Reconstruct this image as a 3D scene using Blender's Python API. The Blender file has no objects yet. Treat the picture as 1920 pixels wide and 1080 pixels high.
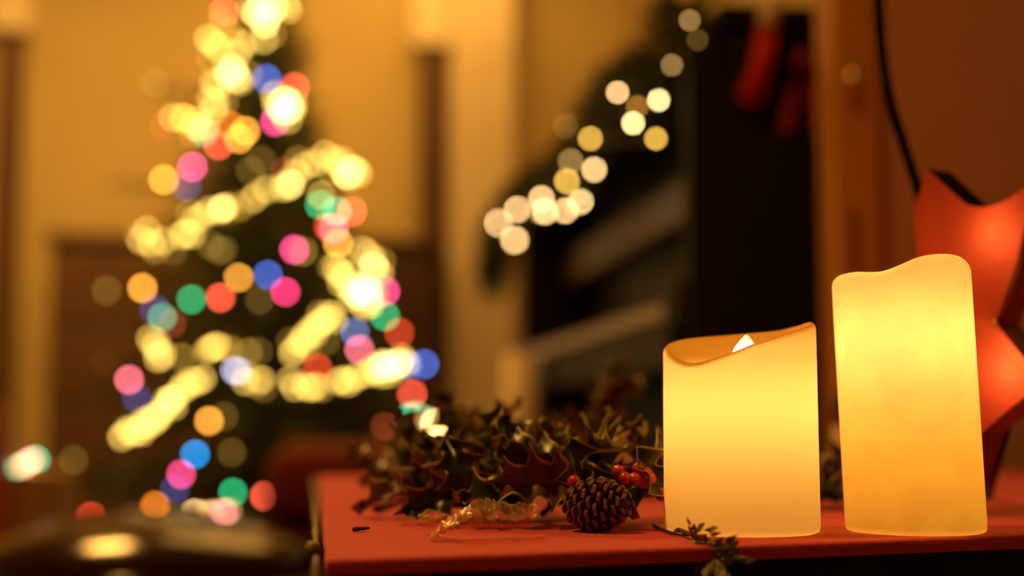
import bpy, bmesh, math, random
from mathutils import Vector, Matrix
random.seed(7)
scene = bpy.context.scene
col = scene.collection
R = math.radians

# ------------------------------------------------------------------ camera
F = 2667.0                      # focal length in pixels of the 1920 frame (50 mm on 36 mm)
PSI, PHI = math.atan(360 / F * math.cos(math.atan(250 / F))), math.atan(250 / F)
CAM = Vector((0, 0, 0.567))
FWD = Vector((math.sin(PSI) * math.cos(PHI), math.cos(PSI) * math.cos(PHI), math.sin(PHI)))
RGT = Vector((math.cos(PSI), -math.sin(PSI), 0))
UPV = RGT.cross(FWD)
cam_data = bpy.data.cameras.new('camera')
cam = bpy.data.objects.new('camera', cam_data); col.objects.link(cam)
cam.matrix_world = Matrix(((RGT.x, UPV.x, -FWD.x, CAM.x), (RGT.y, UPV.y, -FWD.y, CAM.y), (RGT.z, UPV.z, -FWD.z, CAM.z), (0, 0, 0, 1)))
cam_data.sensor_width = 36; cam_data.lens = F * 36 / 1920
cam_data.clip_start = 0.02; cam_data.clip_end = 50
cam_data.dof.use_dof = True
cam_data.dof.focus_distance = 0.652
cam_data.dof.aperture_fstop = 3.1
cam_data.dof.aperture_blades = 0
scene.camera = cam

# ------------------------------------------------------------------ colour management, world, main light
vs = scene.view_settings
vs.view_transform = 'Standard'; vs.look = 'None'; vs.gamma = 1.0; vs.exposure = 0.0; vs.use_curve_mapping = False
cy = scene.cycles
cy.use_adaptive_sampling = False; cy.use_denoising = True
cy.caustics_reflective = False; cy.caustics_refractive = False
cy.max_bounces = 8; cy.diffuse_bounces = 5; cy.glossy_bounces = 3; cy.transmission_bounces = 6; cy.transparent_max_bounces = 8
cy.sample_clamp_indirect = 3.0; cy.blur_glossy = 1.0
world = bpy.data.worlds.new('night'); scene.world = world; world.use_nodes = True
world.node_tree.nodes['Background'].inputs[0].default_value = (0.02, 0.01, 0.004, 1)
world.node_tree.nodes['Background'].inputs[1].default_value = 0.2

def area_light(name, loc, target, size, power, color):
    d = bpy.data.lights.new(name, 'AREA'); d.shape = 'DISK'; d.size = size; d.energy = power; d.color = color
    o = bpy.data.objects.new(name, d); col.objects.link(o); o.location = loc
    o.rotation_euler = (Vector(target) - Vector(loc)).to_track_quat('-Z', 'Y').to_euler()
    return o
ADDED_LIGHT = (1.0, 0.47, 0.085)  # tint of the unseen ceiling lights added to brighten walls and table
area_light('ceiling_lamp_light', (0.22, 4.55, 2.60), (0.22, 4.55, 0), 1.3, 15, ADDED_LIGHT)
area_light('far_ceiling_lamp_light', (-0.85, 3.8, 2.60), (-0.85, 3.8, 0), 0.45, 56, ADDED_LIGHT)
area_light('near_ceiling_lamp_light', (-0.7, 0.75, 2.60), (-0.7, 0.75, 0), 0.35, 30, ADDED_LIGHT)

# ------------------------------------------------------------------ helpers
def P(x, y, Z):
    return CAM + Z * (FWD + (x - 960) / F * RGT + (540 - y) / F * UPV)
def on_z(x, y, z):
    d = FWD + (x - 960) / F * RGT + (540 - y) / F * UPV
    return CAM + d * ((z - CAM.z) / d.z)
def on_y(x, y, Y):
    d = FWD + (x - 960) / F * RGT + (540 - y) / F * UPV
    return CAM + d * ((Y - CAM.y) / d.y)
def on_x(x, y, X):
    d = FWD + (x - 960) / F * RGT + (540 - y) / F * UPV
    return CAM + d * ((X - CAM.x) / d.x)
def depth(p): return (Vector(p) - CAM).dot(FWD)

def mesh(name, V, Fc, mats, fm=None, smooth=False):
    m = bpy.data.meshes.new(name); m.from_pydata([tuple(v) for v in V], [], Fc); m.validate()
    for k in (mats if isinstance(mats, (list, tuple)) else [mats]): m.materials.append(k)
    if fm: 
        for p, i in zip(m.polygons, fm): p.material_index = i
    if smooth:
        for p in m.polygons: p.use_smooth = True
    m.update(); return m
def link(name, m, parent=None, loc=None):
    o = bpy.data.objects.new(name, m); col.objects.link(o)
    if loc is not None: o.location = loc
    if parent is not None: o.parent = parent
    return o
def thing(name, label, cat, loc=(0, 0, 0), group=None, rotz=0):
    o = bpy.data.objects.new(name, None); col.objects.link(o); o.location = loc; o.rotation_euler = (0, 0, rotz)
    o.empty_display_size = 0.02
    return tag(o, label, cat, group)
def tag(o, label, cat, group=None):
    o['label'] = label; o['category'] = cat
    if group: o['group'] = group
    return o
def structure(o, label=None):
    o['kind'] = 'structure'
    if label: o['label'] = label; o['category'] = label.split()[-1]
    return o

class MB:
    def __init__(s): s.v = []; s.f = []; s.m = []
    def add(s, V, Fc, mi=0):
        b = len(s.v); s.v += [Vector(v) for v in V]; s.f += [tuple(i + b for i in q) for q in Fc]; s.m += [mi] * len(Fc)
    def box(s, x0, x1, y0, y1, z0, z1, mi=0, c=0.0):
        if c <= 0:
            V = [(x, y, z) for x in (x0, x1) for y in (y0, y1) for z in (z0, z1)]
            s.add(V, [(0, 1, 3, 2), (4, 6, 7, 5), (0, 4, 5, 1), (2, 3, 7, 6), (0, 2, 6, 4), (1, 5, 7, 3)], mi); return
        bm = bmesh.new(); bmesh.ops.create_cube(bm, size=1)
        for v in bm.verts:
            v.co = Vector(((x0 + x1) / 2 + v.co.x * (x1 - x0), (y0 + y1) / 2 + v.co.y * (y1 - y0), (z0 + z1) / 2 + v.co.z * (z1 - z0)))
        bmesh.ops.bevel(bm, geom=bm.edges[:], offset=c, segments=2, affect='EDGES', profile=0.5)
        bm.verts.index_update()
        s.add([v.co.copy() for v in bm.verts], [tuple(v.index for v in f.verts) for f in bm.faces], mi); bm.free()
    def tube(s, pts, rad, n=8, mi=0, cap=True):
        pts = [Vector(p) for p in pts]; k = len(pts)
        rads = rad if isinstance(rad, (list, tuple)) else [rad] * k
        V = []; prev = None
        for i, p in enumerate(pts):
            d = (pts[min(i + 1, k - 1)] - pts[max(i - 1, 0)])
            d = d.normalized() if d.length > 1e-9 else Vector((0, 0, 1))
            a = prev if prev is not None else (Vector((0, 0, 1)) if abs(d.z) < .9 else Vector((1, 0, 0)))
            a = (a - d * a.dot(d)); a = a.normalized() if a.length > 1e-6 else d.orthogonal().normalized()
            prev = a; b = d.cross(a)
            V += [p + (a * math.cos(2 * math.pi * j / n) + b * math.sin(2 * math.pi * j / n)) * rads[i] for j in range(n)]
        Fc = [(i * n + j, i * n + (j + 1) % n, (i + 1) * n + (j + 1) % n, (i + 1) * n + j) for i in range(k - 1) for j in range(n)]
        if cap: Fc += [tuple(range(n))[::-1], tuple(range((k - 1) * n, k * n))]
        s.add(V, Fc, mi)
    def lathe(s, prof, c=(0, 0, 0), n=24, mi=0, sx=1, sy=1):
        V = [(c[0] + r * math.cos(2 * math.pi * j / n) * sx, c[1] + r * math.sin(2 * math.pi * j / n) * sy, c[2] + z) for r, z in prof for j in range(n)]
        k = len(prof)
        Fc = [(i * n + j, i * n + (j + 1) % n, (i + 1) * n + (j + 1) % n, (i + 1) * n + j) for i in range(k - 1) for j in range(n)]
        Fc += [tuple(range(n))[::-1], tuple(range((k - 1) * n, k * n))]
        s.add(V, Fc, mi)
    def build(s, name, mats, parent=None, smooth=False, loc=None):
        return link(name, mesh(name, s.v, s.f, mats, s.m, smooth), parent, loc)

def spline(pts, n=8):
    pts = [Vector(p) for p in pts]; out = []
    q = [pts[0] * 2 - pts[1]] + pts + [pts[-1] * 2 - pts[-2]]
    for i in range(1, len(q) - 2):
        for k in range(n):
            t = k / n; a, b, c, d = q[i - 1], q[i], q[i + 1], q[i + 2]
            out.append(0.5 * (2 * b + (c - a) * t + (2 * a - 5 * b + 4 * c - d) * t * t + (3 * b - a - 3 * c + d) * t ** 3))
    out.append(pts[-1]); return out

# ------------------------------------------------------------------ materials
def mat(name, c, rough=0.5, var=0.15, scale=30, metal=0.0, spec=0.5, bump=0.0, coat=0.0, wood=False, sheen=0.0, trans=0.0):
    m = bpy.data.materials.new(name); m.use_nodes = True; nt = m.node_tree; b = nt.nodes['Principled BSDF']
    b.inputs['Roughness'].default_value = rough; b.inputs['Metallic'].default_value = metal
    b.inputs['Specular IOR Level'].default_value = spec; b.inputs['Coat Weight'].default_value = coat; b.inputs['Sheen Weight'].default_value = sheen
    tc = nt.nodes.new('ShaderNodeTexCoord'); mp = nt.nodes.new('ShaderNodeMapping')
    nt.links.new(tc.outputs['Object'], mp.inputs[0])
    if wood: mp.inputs['Scale'].default_value = (6, 6, 0.5)
    nz = nt.nodes.new('ShaderNodeTexNoise'); nz.inputs['Scale'].default_value = scale; nz.inputs['Detail'].default_value = 4
    nt.links.new(mp.outputs[0], nz.inputs['Vector'])
    rp = nt.nodes.new('ShaderNodeValToRGB')
    rp.color_ramp.elements[0].position = 0.3; rp.color_ramp.elements[1].position = 0.7
    rp.color_ramp.elements[0].color = tuple(max(0, k * (1 - var)) for k in c) + (1,)
    rp.color_ramp.elements[1].color = tuple(min(1, k * (1 + var)) for k in c) + (1,)
    nt.links.new(nz.outputs['Fac'], rp.inputs[0]); nt.links.new(rp.outputs[0], b.inputs['Base Color'])
    if bump:
        bp = nt.nodes.new('ShaderNodeBump'); bp.inputs['Strength'].default_value = bump; bp.inputs['Distance'].default_value = 0.002
        nt.links.new(nz.outputs['Fac'], bp.inputs['Height']); nt.links.new(bp.outputs[0], b.inputs['Normal'])
    if trans:
        tl = nt.nodes.new('ShaderNodeBsdfTranslucent'); mx = nt.nodes.new('ShaderNodeMixShader'); mx.inputs[0].default_value = trans
        nt.links.new(rp.outputs[0], tl.inputs[0]); nt.links.new(b.outputs[0], mx.inputs[1]); nt.links.new(tl.outputs[0], mx.inputs[2])
        nt.links.new(mx.outputs[0], nt.nodes['Material Output'].inputs[0])
    return m
def glow(name, c, strength):
    m = bpy.data.materials.new(name); m.use_nodes = True; nt = m.node_tree; b = nt.nodes['Principled BSDF']
    b.inputs['Base Color'].default_value = (*[min(1, k) for k in c], 1); b.inputs['Roughness'].default_value = 0.4
    b.inputs['Emission Color'].default_value = (*c, 1); b.inputs['Emission Strength'].default_value = strength
    return m
def translucent(name, c_in, c_out, fac, rough=0.45, scale=40, var=0.06, gloss=0.04):
    """thin light-passing skin: wax or paper with a lamp behind it"""
    m = bpy.data.materials.new(name); m.use_nodes = True; nt = m.node_tree; nt.nodes.remove(nt.nodes['Principled BSDF'])
    tc = nt.nodes.new('ShaderNodeTexCoord'); nz = nt.nodes.new('ShaderNodeTexNoise'); nz.inputs['Scale'].default_value = scale; nz.inputs['Detail'].default_value = 5
    nt.links.new(tc.outputs['Object'], nz.inputs['Vector'])
    rp = nt.nodes.new('ShaderNodeValToRGB'); rp.color_ramp.elements[0].position = .3; rp.color_ramp.elements[1].position = .7
    rp.color_ramp.elements[0].color = (*[k * (1 - var) for k in c_in], 1); rp.color_ramp.elements[1].color = (*[min(1, k * (1 + var)) for k in c_in], 1)
    nt.links.new(nz.outputs['Fac'], rp.inputs[0])
    tl = nt.nodes.new('ShaderNodeBsdfTranslucent'); nt.links.new(rp.outputs[0], tl.inputs[0])
    df = nt.nodes.new('ShaderNodeBsdfDiffuse'); df.inputs[0].default_value = (*c_out, 1)
    gl = nt.nodes.new('ShaderNodeBsdfGlossy'); gl.inputs['Roughness'].default_value = rough
    m1 = nt.nodes.new('ShaderNodeMixShader'); m1.inputs[0].default_value = fac; nt.links.new(df.outputs[0], m1.inputs[1]); nt.links.new(tl.outputs[0], m1.inputs[2])
    m2 = nt.nodes.new('ShaderNodeMixShader'); m2.inputs[0].default_value = gloss; nt.links.new(m1.outputs[0], m2.inputs[1]); nt.links.new(gl.outputs[0], m2.inputs[2])
    nt.links.new(m2.outputs[0], nt.nodes['Material Output'].inputs[0])
    return m

M = dict(
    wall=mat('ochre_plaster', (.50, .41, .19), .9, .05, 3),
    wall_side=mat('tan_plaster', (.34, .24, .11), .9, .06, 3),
    cream=mat('cream_paint', (.82, .74, .5), .6, .04, 4),
    ceiling=mat('ceiling_paint', (.6, .55, .45), .9, .03, 4),
    floor=mat('floor_wood', (.16, .09, .045), .5, .3, 8, wood=True),
    darkwood=mat('dark_stained_wood', (.10, .045, .02), .5, .3, 8, wood=True, bump=.1),
    midwood=mat('orange_brown_wood', (.50, .22, .06), .5, .18, 6, wood=True, bump=.1),
    fabric_brown=mat('brown_fabric', (.50, .26, .17), .9, .08, 220, bump=.15),
    black=mat('black_lacquer', (.010, .007, .006), .55, .1, 10, spec=.12),
    blackmatte=mat('black_painted_wood', (.01, .007, .006), .7, .2, 20, spec=.2),
    ivory=mat('ivory_keys', (.27, .19, .085), .35, .04, 20),
    fallboard=mat('brown_lacquer', (.07, .032, .012), .5, .2, 8),  # brown puts the light on the black piano's ledge into the colour
    brass=mat('brass', (.75, .5, .2), .3, .1, 40, metal=1.0),
    cloth=mat('red_cloth', (.60, .05, .085), .85, .09, 260, bump=.25, sheen=.15),
    red_up=mat('dark_red_upholstery', (.13, .003, .003), .9, .12, 120, bump=.2),
    red_felt=mat('red_felt', (.45, .012, .02), .95, .1, 200, bump=.2),
    darkred=mat('wine_red_velvet', (.28, .008, .014), .9, .15, 150, sheen=.1),
    fleece=mat('cream_fleece', (.6, .5, .33), .95, .1, 300, bump=.5),
    leather=mat('dark_leather', (.016, .004, .004), .13, .2, 60, bump=.04, spec=.22),
    leather_trim=mat('brown_leather_piping', (.10, .045, .02), .4, .2, 60),
    needle=mat('fir_needles', (.045, .06, .015), .6, .35, 25),
    bark=mat('bark', (.07, .045, .025), .9, .3, 60, bump=.4),
    leaf=mat('holly_leaf', (.024, .026, .007), .3, .35, 60, bump=.15, trans=.12),
    leaf_dry=mat('dry_brown_leaf', (.10, .032, .012), .42, .3, 70, bump=.15, trans=.2),
    leaf_edge=mat('holly_leaf_margin', (.42, .34, .12), .4, .15, 60),  # pale margin and spines, with the rim highlight put into the colour
    leaf_back=mat('holly_yellow_leaf', (.22, .17, .035), .4, .25, 60, trans=.25),
    berry=mat('red_berry', (.55, .03, .03), .25, .15, 120, coat=.3),
    berry_end=mat('berry_black_tip', (.02, .012, .01), .6, .1, 60),
    cone=mat('pine_cone_scale', (.07, .026, .014), .7, .3, 140, bump=.3),
    cone_tip=mat('pine_cone_tip', (.20, .08, .033), .75, .25, 160, bump=.3),
    twig=mat('twig_bark', (.05, .028, .014), .85, .3, 120, bump=.3),
    cutwood=mat('cut_branch_wood', (.36, .19, .11), .8, .2, 60, bump=.2),
    cypress=mat('cypress_green', (.2, .17, .03), .6, .3, 120),
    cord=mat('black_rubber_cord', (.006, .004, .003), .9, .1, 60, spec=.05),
    braid=mat('olive_gold_braid', (.13, .085, .03), .6, .35, 300, bump=.4),
    kraft=mat('kraft_paper', (.30, .19, .09), .8, .1, 30),
    gift_red=mat('red_gift_paper', (.38, .03, .02), .45, .1, 30),
    gift_gold=mat('ochre_gift_paper', (.32, .2, .07), .5, .1, 30),
    ribbon=mat('gold_ribbon', (.5, .34, .12), .4, .1, 40),
    paper=mat('cream_wrapping_paper', (.66, .5, .3), .7, .05, 20),
    wirem=mat('green_wire', (.02, .03, .012), .5, .1, 60),
    star_rim=mat('dark_red_star_rim', (.20, .018, .014), .35, .2, 40, coat=.3),
    olive_paint=mat('dark_green_paint', (.03, .035, .012), .5, .15, 60),
    orange_paint=mat('orange_red_paint', (.4, .1, .03), .5, .15, 60),
)

# ================================================================== SETTING
X0, X1, Y0, Y1, H = -3.0, 1.18, -1.6, 5.32, 2.72
def slab(name, x0, x1, y0, y1, z0, z1, m, label=None):
    b = MB(); b.box(x0, x1, y0, y1, z0, z1); return structure(b.build(name, m), label)
slab('floor', X0, X1, Y0, Y1, -.08, 0, M['floor'])
# floor boards that reach into view at the far left, beside the tree
fl = bpy.data.objects['floor']
bd = MB(); bd.box(-.079, .079, -1.2, 1.2, 0, .012); bdm = mesh('floor_board', bd.v, bd.f, M['floor'])
for i in range(20):
    for j in range(2):
        link('floor_board', bdm, fl, (X0 + .1 + i * .16, 1.7 + j * 2.41 - (i % 2) * .0, -.002))
slab('ceiling', X0, X1, Y0, Y1, H, H + .08, M['ceiling'])
slab('wall_back', X0, X1, Y1, Y1 + .1, 0, H, M['wall'])
slab('wall_left', X0 - .1, X0, Y0, Y1, 0, H, M['wall'])
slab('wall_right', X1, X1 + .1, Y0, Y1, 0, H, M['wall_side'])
slab('wall_front', X0, X1, Y0 - .1, Y0, 0, H, M['wall'])
def xa(px, Y): return on_y(px, 600, Y).x
def za(py, Y, px=800): return on_y(px, py, Y).z
# cream column at the right end of the back wall and two dark wooden pilasters with cream capitals
slab('trim_1', xa(846, 5.2), xa(962, 5.2), 5.2, Y1 - .002, 0, H - .002, M['cream'], 'cream painted flat column on the back wall')
for n, cx in ((2, 808), (3, 2)):
    b = MB(); Y = 5.26; x = xa(cx, Y); b.box(x - .047, x + .047, Y, Y1 - .002, .02, za(98, Y), c=.006)
    o = structure(b.build('trim_%d' % n, M['darkwood']))
    o['label'] = 'dark wooden pilaster beside the cream column' if n == 2 else 'dark wooden pilaster at the far side of the tree'; o['category'] = 'pilaster'
    b = MB(); b.box(x - .075, x + .065, Y - .02, Y1 - .002, za(86, Y), H - .003, c=.008); b.build('capital', M['cream'], o)

# ================================================================== BIG FURNITURE
# dark wooden dresser behind the tree
Yd = 4.95
dx0, dx1, dz = xa(80, Yd), xa(832, Yd), za(446, Yd)
T = thing('dresser', 'tall dark wooden dresser standing behind the christmas tree', 'dresser', ((dx0 + dx1) / 2, Yd, 0))
w = (dx1 - dx0) / 2
b = MB(); b.box(-w + .02, w - .02, .02, .3, .08, dz - .04, c=.004); b.build('body', M['darkwood'], T)
b = MB(); b.box(-w, w, -.01, .305, dz - .04, dz, c=.006); b.build('top', M['darkwood'], T)
for sx in (-1, 1):
    for yy in (.05, .27):
        b = MB(); b.box(sx * (w - .07) - .025, sx * (w - .07) + .025, yy - .025, yy + .025, 0, .08, c=.004); b.build('leg', M['darkwood'], T)
for r_ in range(4):
    for c_ in range(2):
        z0 = .11 + r_ * .262; xx0 = -w + .05 + c_ * (w - .045)
        b = MB(); b.box(xx0, xx0 + w - .06, 0, .022, z0, z0 + .245, c=.006); d = b.build('drawer', M['darkwood'], T)
        for kx in (.25, .75):
            k = MB(); k.lathe([(.004, 0), (.004, .012), (.014, .018), (.014, .026), (.006, .032)], n=12)
            ko = k.build('knob', M['brass'], d, True); ko.rotation_euler = (R(90), 0, 0); ko.location = (xx0 + (w - .06) * kx, .002, z0 + .12)

# upright piano along the right wall
PY0, PY1, PX = 1.70, 3.20, 0.60
T = thing('upright_piano', 'black upright piano with its keyboard open and a lit garland along its top edge', 'piano', (PX, 2.45, 0))
def pbox(name, x0, x1, y0, y1, z0, z1, m, c=.004, par=None):
    b = MB(); b.box(x0 - PX, x1 - PX, y0 - 2.45, y1 - 2.45, z0, z1, c=c); return b.build(name, M[m], par or T)
pbox('body', PX, 1.14, PY0 + .03, PY1 - .03, .02, 1.06, 'black')
pbox('lid', .49, 1.15, PY0 - .01, PY1 + .01, 1.06, 1.09, 'black')
pbox('side_panel', .45, 1.14, PY0, PY0 + .03, .6, 1.06, 'blackmatte')
pbox('side_panel', .45, 1.14, PY1 - .03, PY1, .6, 1.06, 'blackmatte')
pbox('key_bed', .43, .6, PY0 + .03, PY1 - .03, .63, .69, 'black')
pbox('cheek_block', .44, .6, PY0 + .03, 1.80, .69, .745, 'black')
pbox('cheek_block', .44, .6, 3.05, PY1 - .03, .69, .745, 'black')
pbox('music_shelf', .545, .6, PY0 + .05, PY1 - .05, .872, .942, 'fallboard')
pbox('front_leg', .44, .5, PY0 + .02, PY0 + .08, 0, .63, 'black'); pbox('front_leg', .44, .5, PY1 - .08, PY1 - .02, 0, .63, 'black')
keyb = MB(); keyb.box(-.075, .075, -.0112, .0112, 0, .022, c=.0012); km = mesh('white_key', keyb.v, keyb.f, M['ivory'])
bkb = MB(); bkb.box(-.047, .047, -.006, .006, 0, .012, c=.0012); bkm = mesh('black_key', bkb.v, bkb.f, M['blackmatte'])
n = 52; step = (3.045 - 1.805) / n
for i in range(n):
    y = 1.805 + (i + .5) * step - 2.45
    link('white_key', km, T, (.515 - PX, y, .699))
    if i < n - 1 and (i % 7) in (0, 2, 3, 5, 6): link('black_key', bkm, T, (.545 - PX, y + step / 2, .721))
# tall black loudspeaker cabinet beyond the piano
T = thing('floor_speaker', 'tall black floor speaker cabinet beyond the far end of the piano', 'speaker', (.80, 3.52, 0))
b = MB(); b.box(-.25, .3, -.24, .24, .03, 1.06, c=.008); b.build('cabinet', M['blackmatte'], T)
b = MB(); b.box(-.268, -.25, -.21, .21, .08, 1.02, c=.006); b.build('grille', mat('black_grille_cloth', (.02, .012, .01), .95, .3, 400, bump=.4), T)
for sy in (-1, 1):
    for sx in (-.2, .25):
        b = MB(); b.lathe([(.02, 0), (.02, .03)], (sx, sy * .18, 0), 12); b.build('foot', M['blackmatte'], T)
# cream roll of wrapping paper standing against the speaker
pt = P(978, 668, 2.78)
base = Vector((P(962, 700, 2.78).x, pt.y - .06, 0.0))
b = MB(); b.tube([(0, 0, 0), (pt.x - base.x, pt.y - base.y, pt.z)], .036, 20)
b.tube([(pt.x - base.x, pt.y - base.y, pt.z - .002), ((pt.x - base.x) * 1.004, (pt.y - base.y) * 1.004, pt.z + .006)], .03, 20)
tag(b.build('wrapping_paper_roll', M['paper'], None, True, base), 'cream roll of wrapping paper standing on end in front of the speaker', 'paper roll')

# folding screen on the right: wooden frames, brown fabric panels, brass hinge
SY = 1.50
T = thing('folding_screen', 'wooden folding screen with brown fabric panels behind the red star', 'screen', (xa(1563, SY), SY, 0))
sx0 = T.location.x
def leaf(angle, wdt, sign):
    ca, sa = math.cos(angle) * sign, math.sin(angle)
    def xf(bm_):
        for v in bm_.v: v.x, v.y = v.x * ca - v.y * sa * sign, v.x * sa + v.y
        return bm_
    st = .054
    for a, c in ((.001, st), (wdt - st, wdt)):
        b = MB(); b.box(a, c, -.012, .012, .03, 1.75, c=.003); xf(b).build('stile', M['midwood'], T)
    for z in (.12, .9, 1.70):
        b = MB(); b.box(st, wdt - st, -.010, .010, z, z + .04, c=.002); xf(b).build('rail', M['midwood'], T) if z != .9 else None
    b = MB(); b.box(st - .002, wdt - st + .002, -.004, .004, .15, 1.71); xf(b).build('fabric_panel', M['fabric_brown'], T)
    b = MB(); b.box(.004, st, -.014, .014, 0, .035, c=.002); xf(b).build('foot', M['midwood'], T)
    b = MB(); b.box(wdt - st, wdt - .004, -.014, .014, 0, .035, c=.002); xf(b).build('foot', M['midwood'], T)
leaf(R(2), .56, 1)
b = MB(); b.box(.004, .555, .030, .052, .03, 1.74, c=.003); b.build('folded_leaf', M['midwood'], T)
b = MB(); b.box(.020, .0235, -.0135, -.011, za(540, SY, 1600), za(398, SY, 1600)); b.build('latch_slot', M['blackmatte'], T)  # black strip painting the dark of a narrow gap in the stile
for zz in (za(160, SY, 1600), .3):
    b = MB(); b.tube([(.022, -.0145, zz - .021), (.022, -.0145, zz + .021)], .0045, 10); b.build('hinge', M['brass'], T, True)

# dark red ottoman behind the table corner
T = thing('ottoman', 'dark red upholstered ottoman on the floor behind the table', 'ottoman', (P(700, 840, 2.2).x + .03, 2.40, 0))
b = MB(); b.box(-.19, .24, -.2, .2, .06, .40, c=.02); b.build('body', M['red_up'], T, True)
b = MB(); b.box(-.195, .245, -.205, .205, .40, .53, c=.045); b.build('cushion', M['red_up'], T, True)
for sx in (-.14, .19):
    for sy in (-.15, .15):
        b = MB(); b.lathe([(.012, 0), (.02, .06)], (sx, sy, 0), 10); b.build('leg', M['darkwood'], T)

# round dark leather pouffe, lower left
pc = P(287, 1000, 1.9)
T = thing('leather_pouffe', 'round dark leather pouffe with a shiny domed top', 'pouffe', (pc.x, pc.y, 0))
rad, top = .245, P(287, 960, 1.9).z
prof = [(.19, 0), (.225, .02), (.24, .12), (.245, .24), (rad, top - .085)]
b = MB(); b.lathe(prof, n=48); b.build('base', M['leather'], T, True)
b = MB(); b.lathe([(rad * math.cos(a), top - .085 + .085 * math.sin(a)) for a in [R(2 + i * 8) for i in range(11)]] + [(.004, top)], n=48); b.build('domed_top', M['leather'], T, True)
b = MB(); b.tube([(rad * 1.004 * math.cos(2 * math.pi * i / 60), rad * 1.004 * math.sin(2 * math.pi * i / 60), top - .083) for i in range(61)], .006, 8, cap=False); b.build('piping', M['leather_trim'], T, True)
b = MB(); b.lathe([(.016, 0), (.013, .006), (.002, .009)], (0, 0, top - .003), 16); b.build('button', M['leather'], T, True)

# ================================================================== TABLE
TZ = 0.515
fl_, bl_ = on_z(611, 1050, TZ), on_z(597, 892, TZ)
fr_ = on_z(1900, 1004, TZ); dirf = (fr_ - fl_).normalized(); fr_ = fl_ + dirf * .80
br_ = Vector((fr_.x + .0, bl_.y + .02, TZ)); bl_.y = min(bl_.y, 1.40); br_.y = min(br_.y, 1.42)
corners = [fl_, fr_, br_, bl_]
def poly_slab(b, cs, off, z0, z1, r=0.0, mi=0):
    c = sum(cs, Vector()) / 4; k = len(cs); lo = []
    for p in cs:
        d = Vector((p.x - c.x, p.y - c.y, 0)); d = d + d.normalized() * off; lo.append(Vector((c.x + d.x, c.y + d.y, 0)))
    rings = [(0, z0), (0, z1 - r)] + [(r * (1 - math.cos(R(a))), z1 - r + r * math.sin(R(a))) for a in (30, 60, 90)] if r else [(0, z0), (0, z1)]
    V = []; 
    for o_, z in rings:
        for p in lo:
            d = (p - Vector((c.x, c.y, 0))); d = d - d.normalized() * o_ * 1.4; V.append((c.x + d.x, c.y + d.y, z))
    n_ = len(rings)
    Fc = [(i * k + j, i * k + (j + 1) % k, (i + 1) * k + (j + 1) % k, (i + 1) * k + j) for i in range(n_ - 1) for j in range(k)]
    Fc += [tuple(range(k))[::-1], tuple(range((n_ - 1) * k, n_ * k))]
    b.add(V, Fc, mi)
cen = sum(corners, Vector()) / 4
T = thing('side_table', 'black painted table under the red cloth', 'table', (cen.x, cen.y, 0))
loc = [c - Vector((cen.x, cen.y, 0)) for c in corners]
b = MB(); poly_slab(b, loc, -.004, TZ - .045, TZ - .0060); b.build('table_top', M['blackmatte'], T)
b = MB(); poly_slab(b, loc, -.03, TZ - .15, TZ - .045); b.build('apron', M['blackmatte'], T)
for c in loc:
    d = Vector((c.x, c.y, 0)); d = d - d.normalized() * .06
    b = MB(); b.tube([(d.x, d.y, 0), (d.x, d.y, TZ - .1)], [.016, .024], 12); b.build('leg', M['blackmatte'], T)
b = MB(); poly_slab(b, loc, 0.0, TZ - .0062, TZ, r=.002)
tag(b.build('table_cloth', M['cloth'], None, False, (cen.x, cen.y, 0)), 'red cloth spread over the table under candles and holly', 'tablecloth')
# olive gold braid along the side edge
e = (bl_ - fl_)
pts = [fl_ + e * t + Vector((-.0035, 0, -.004 + .0006 * math.sin(40 * t))) for t in [1 - i / 24 for i in range(25)]] + [fl_ + Vector((-.003, -.004, -.03)), fl_ + Vector((-.0015, -.004, -.075))]
b = MB(); b.tube(pts, [.0020 + .0005 * math.sin(i * 2.1) for i in range(len(pts))], 8)
kp = fl_ + e * .06 + Vector((-.0035, 0, -.003)); b.tube([kp + Vector((0, -.004, .002)), kp + Vector((-.002, 0, .003)), kp + Vector((.001, .004, .001))], .0032, 8)
tag(b.build('braid_cord', M['braid'], None, True), 'olive gold braid cord along the side edge of the red cloth', 'cord')

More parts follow.
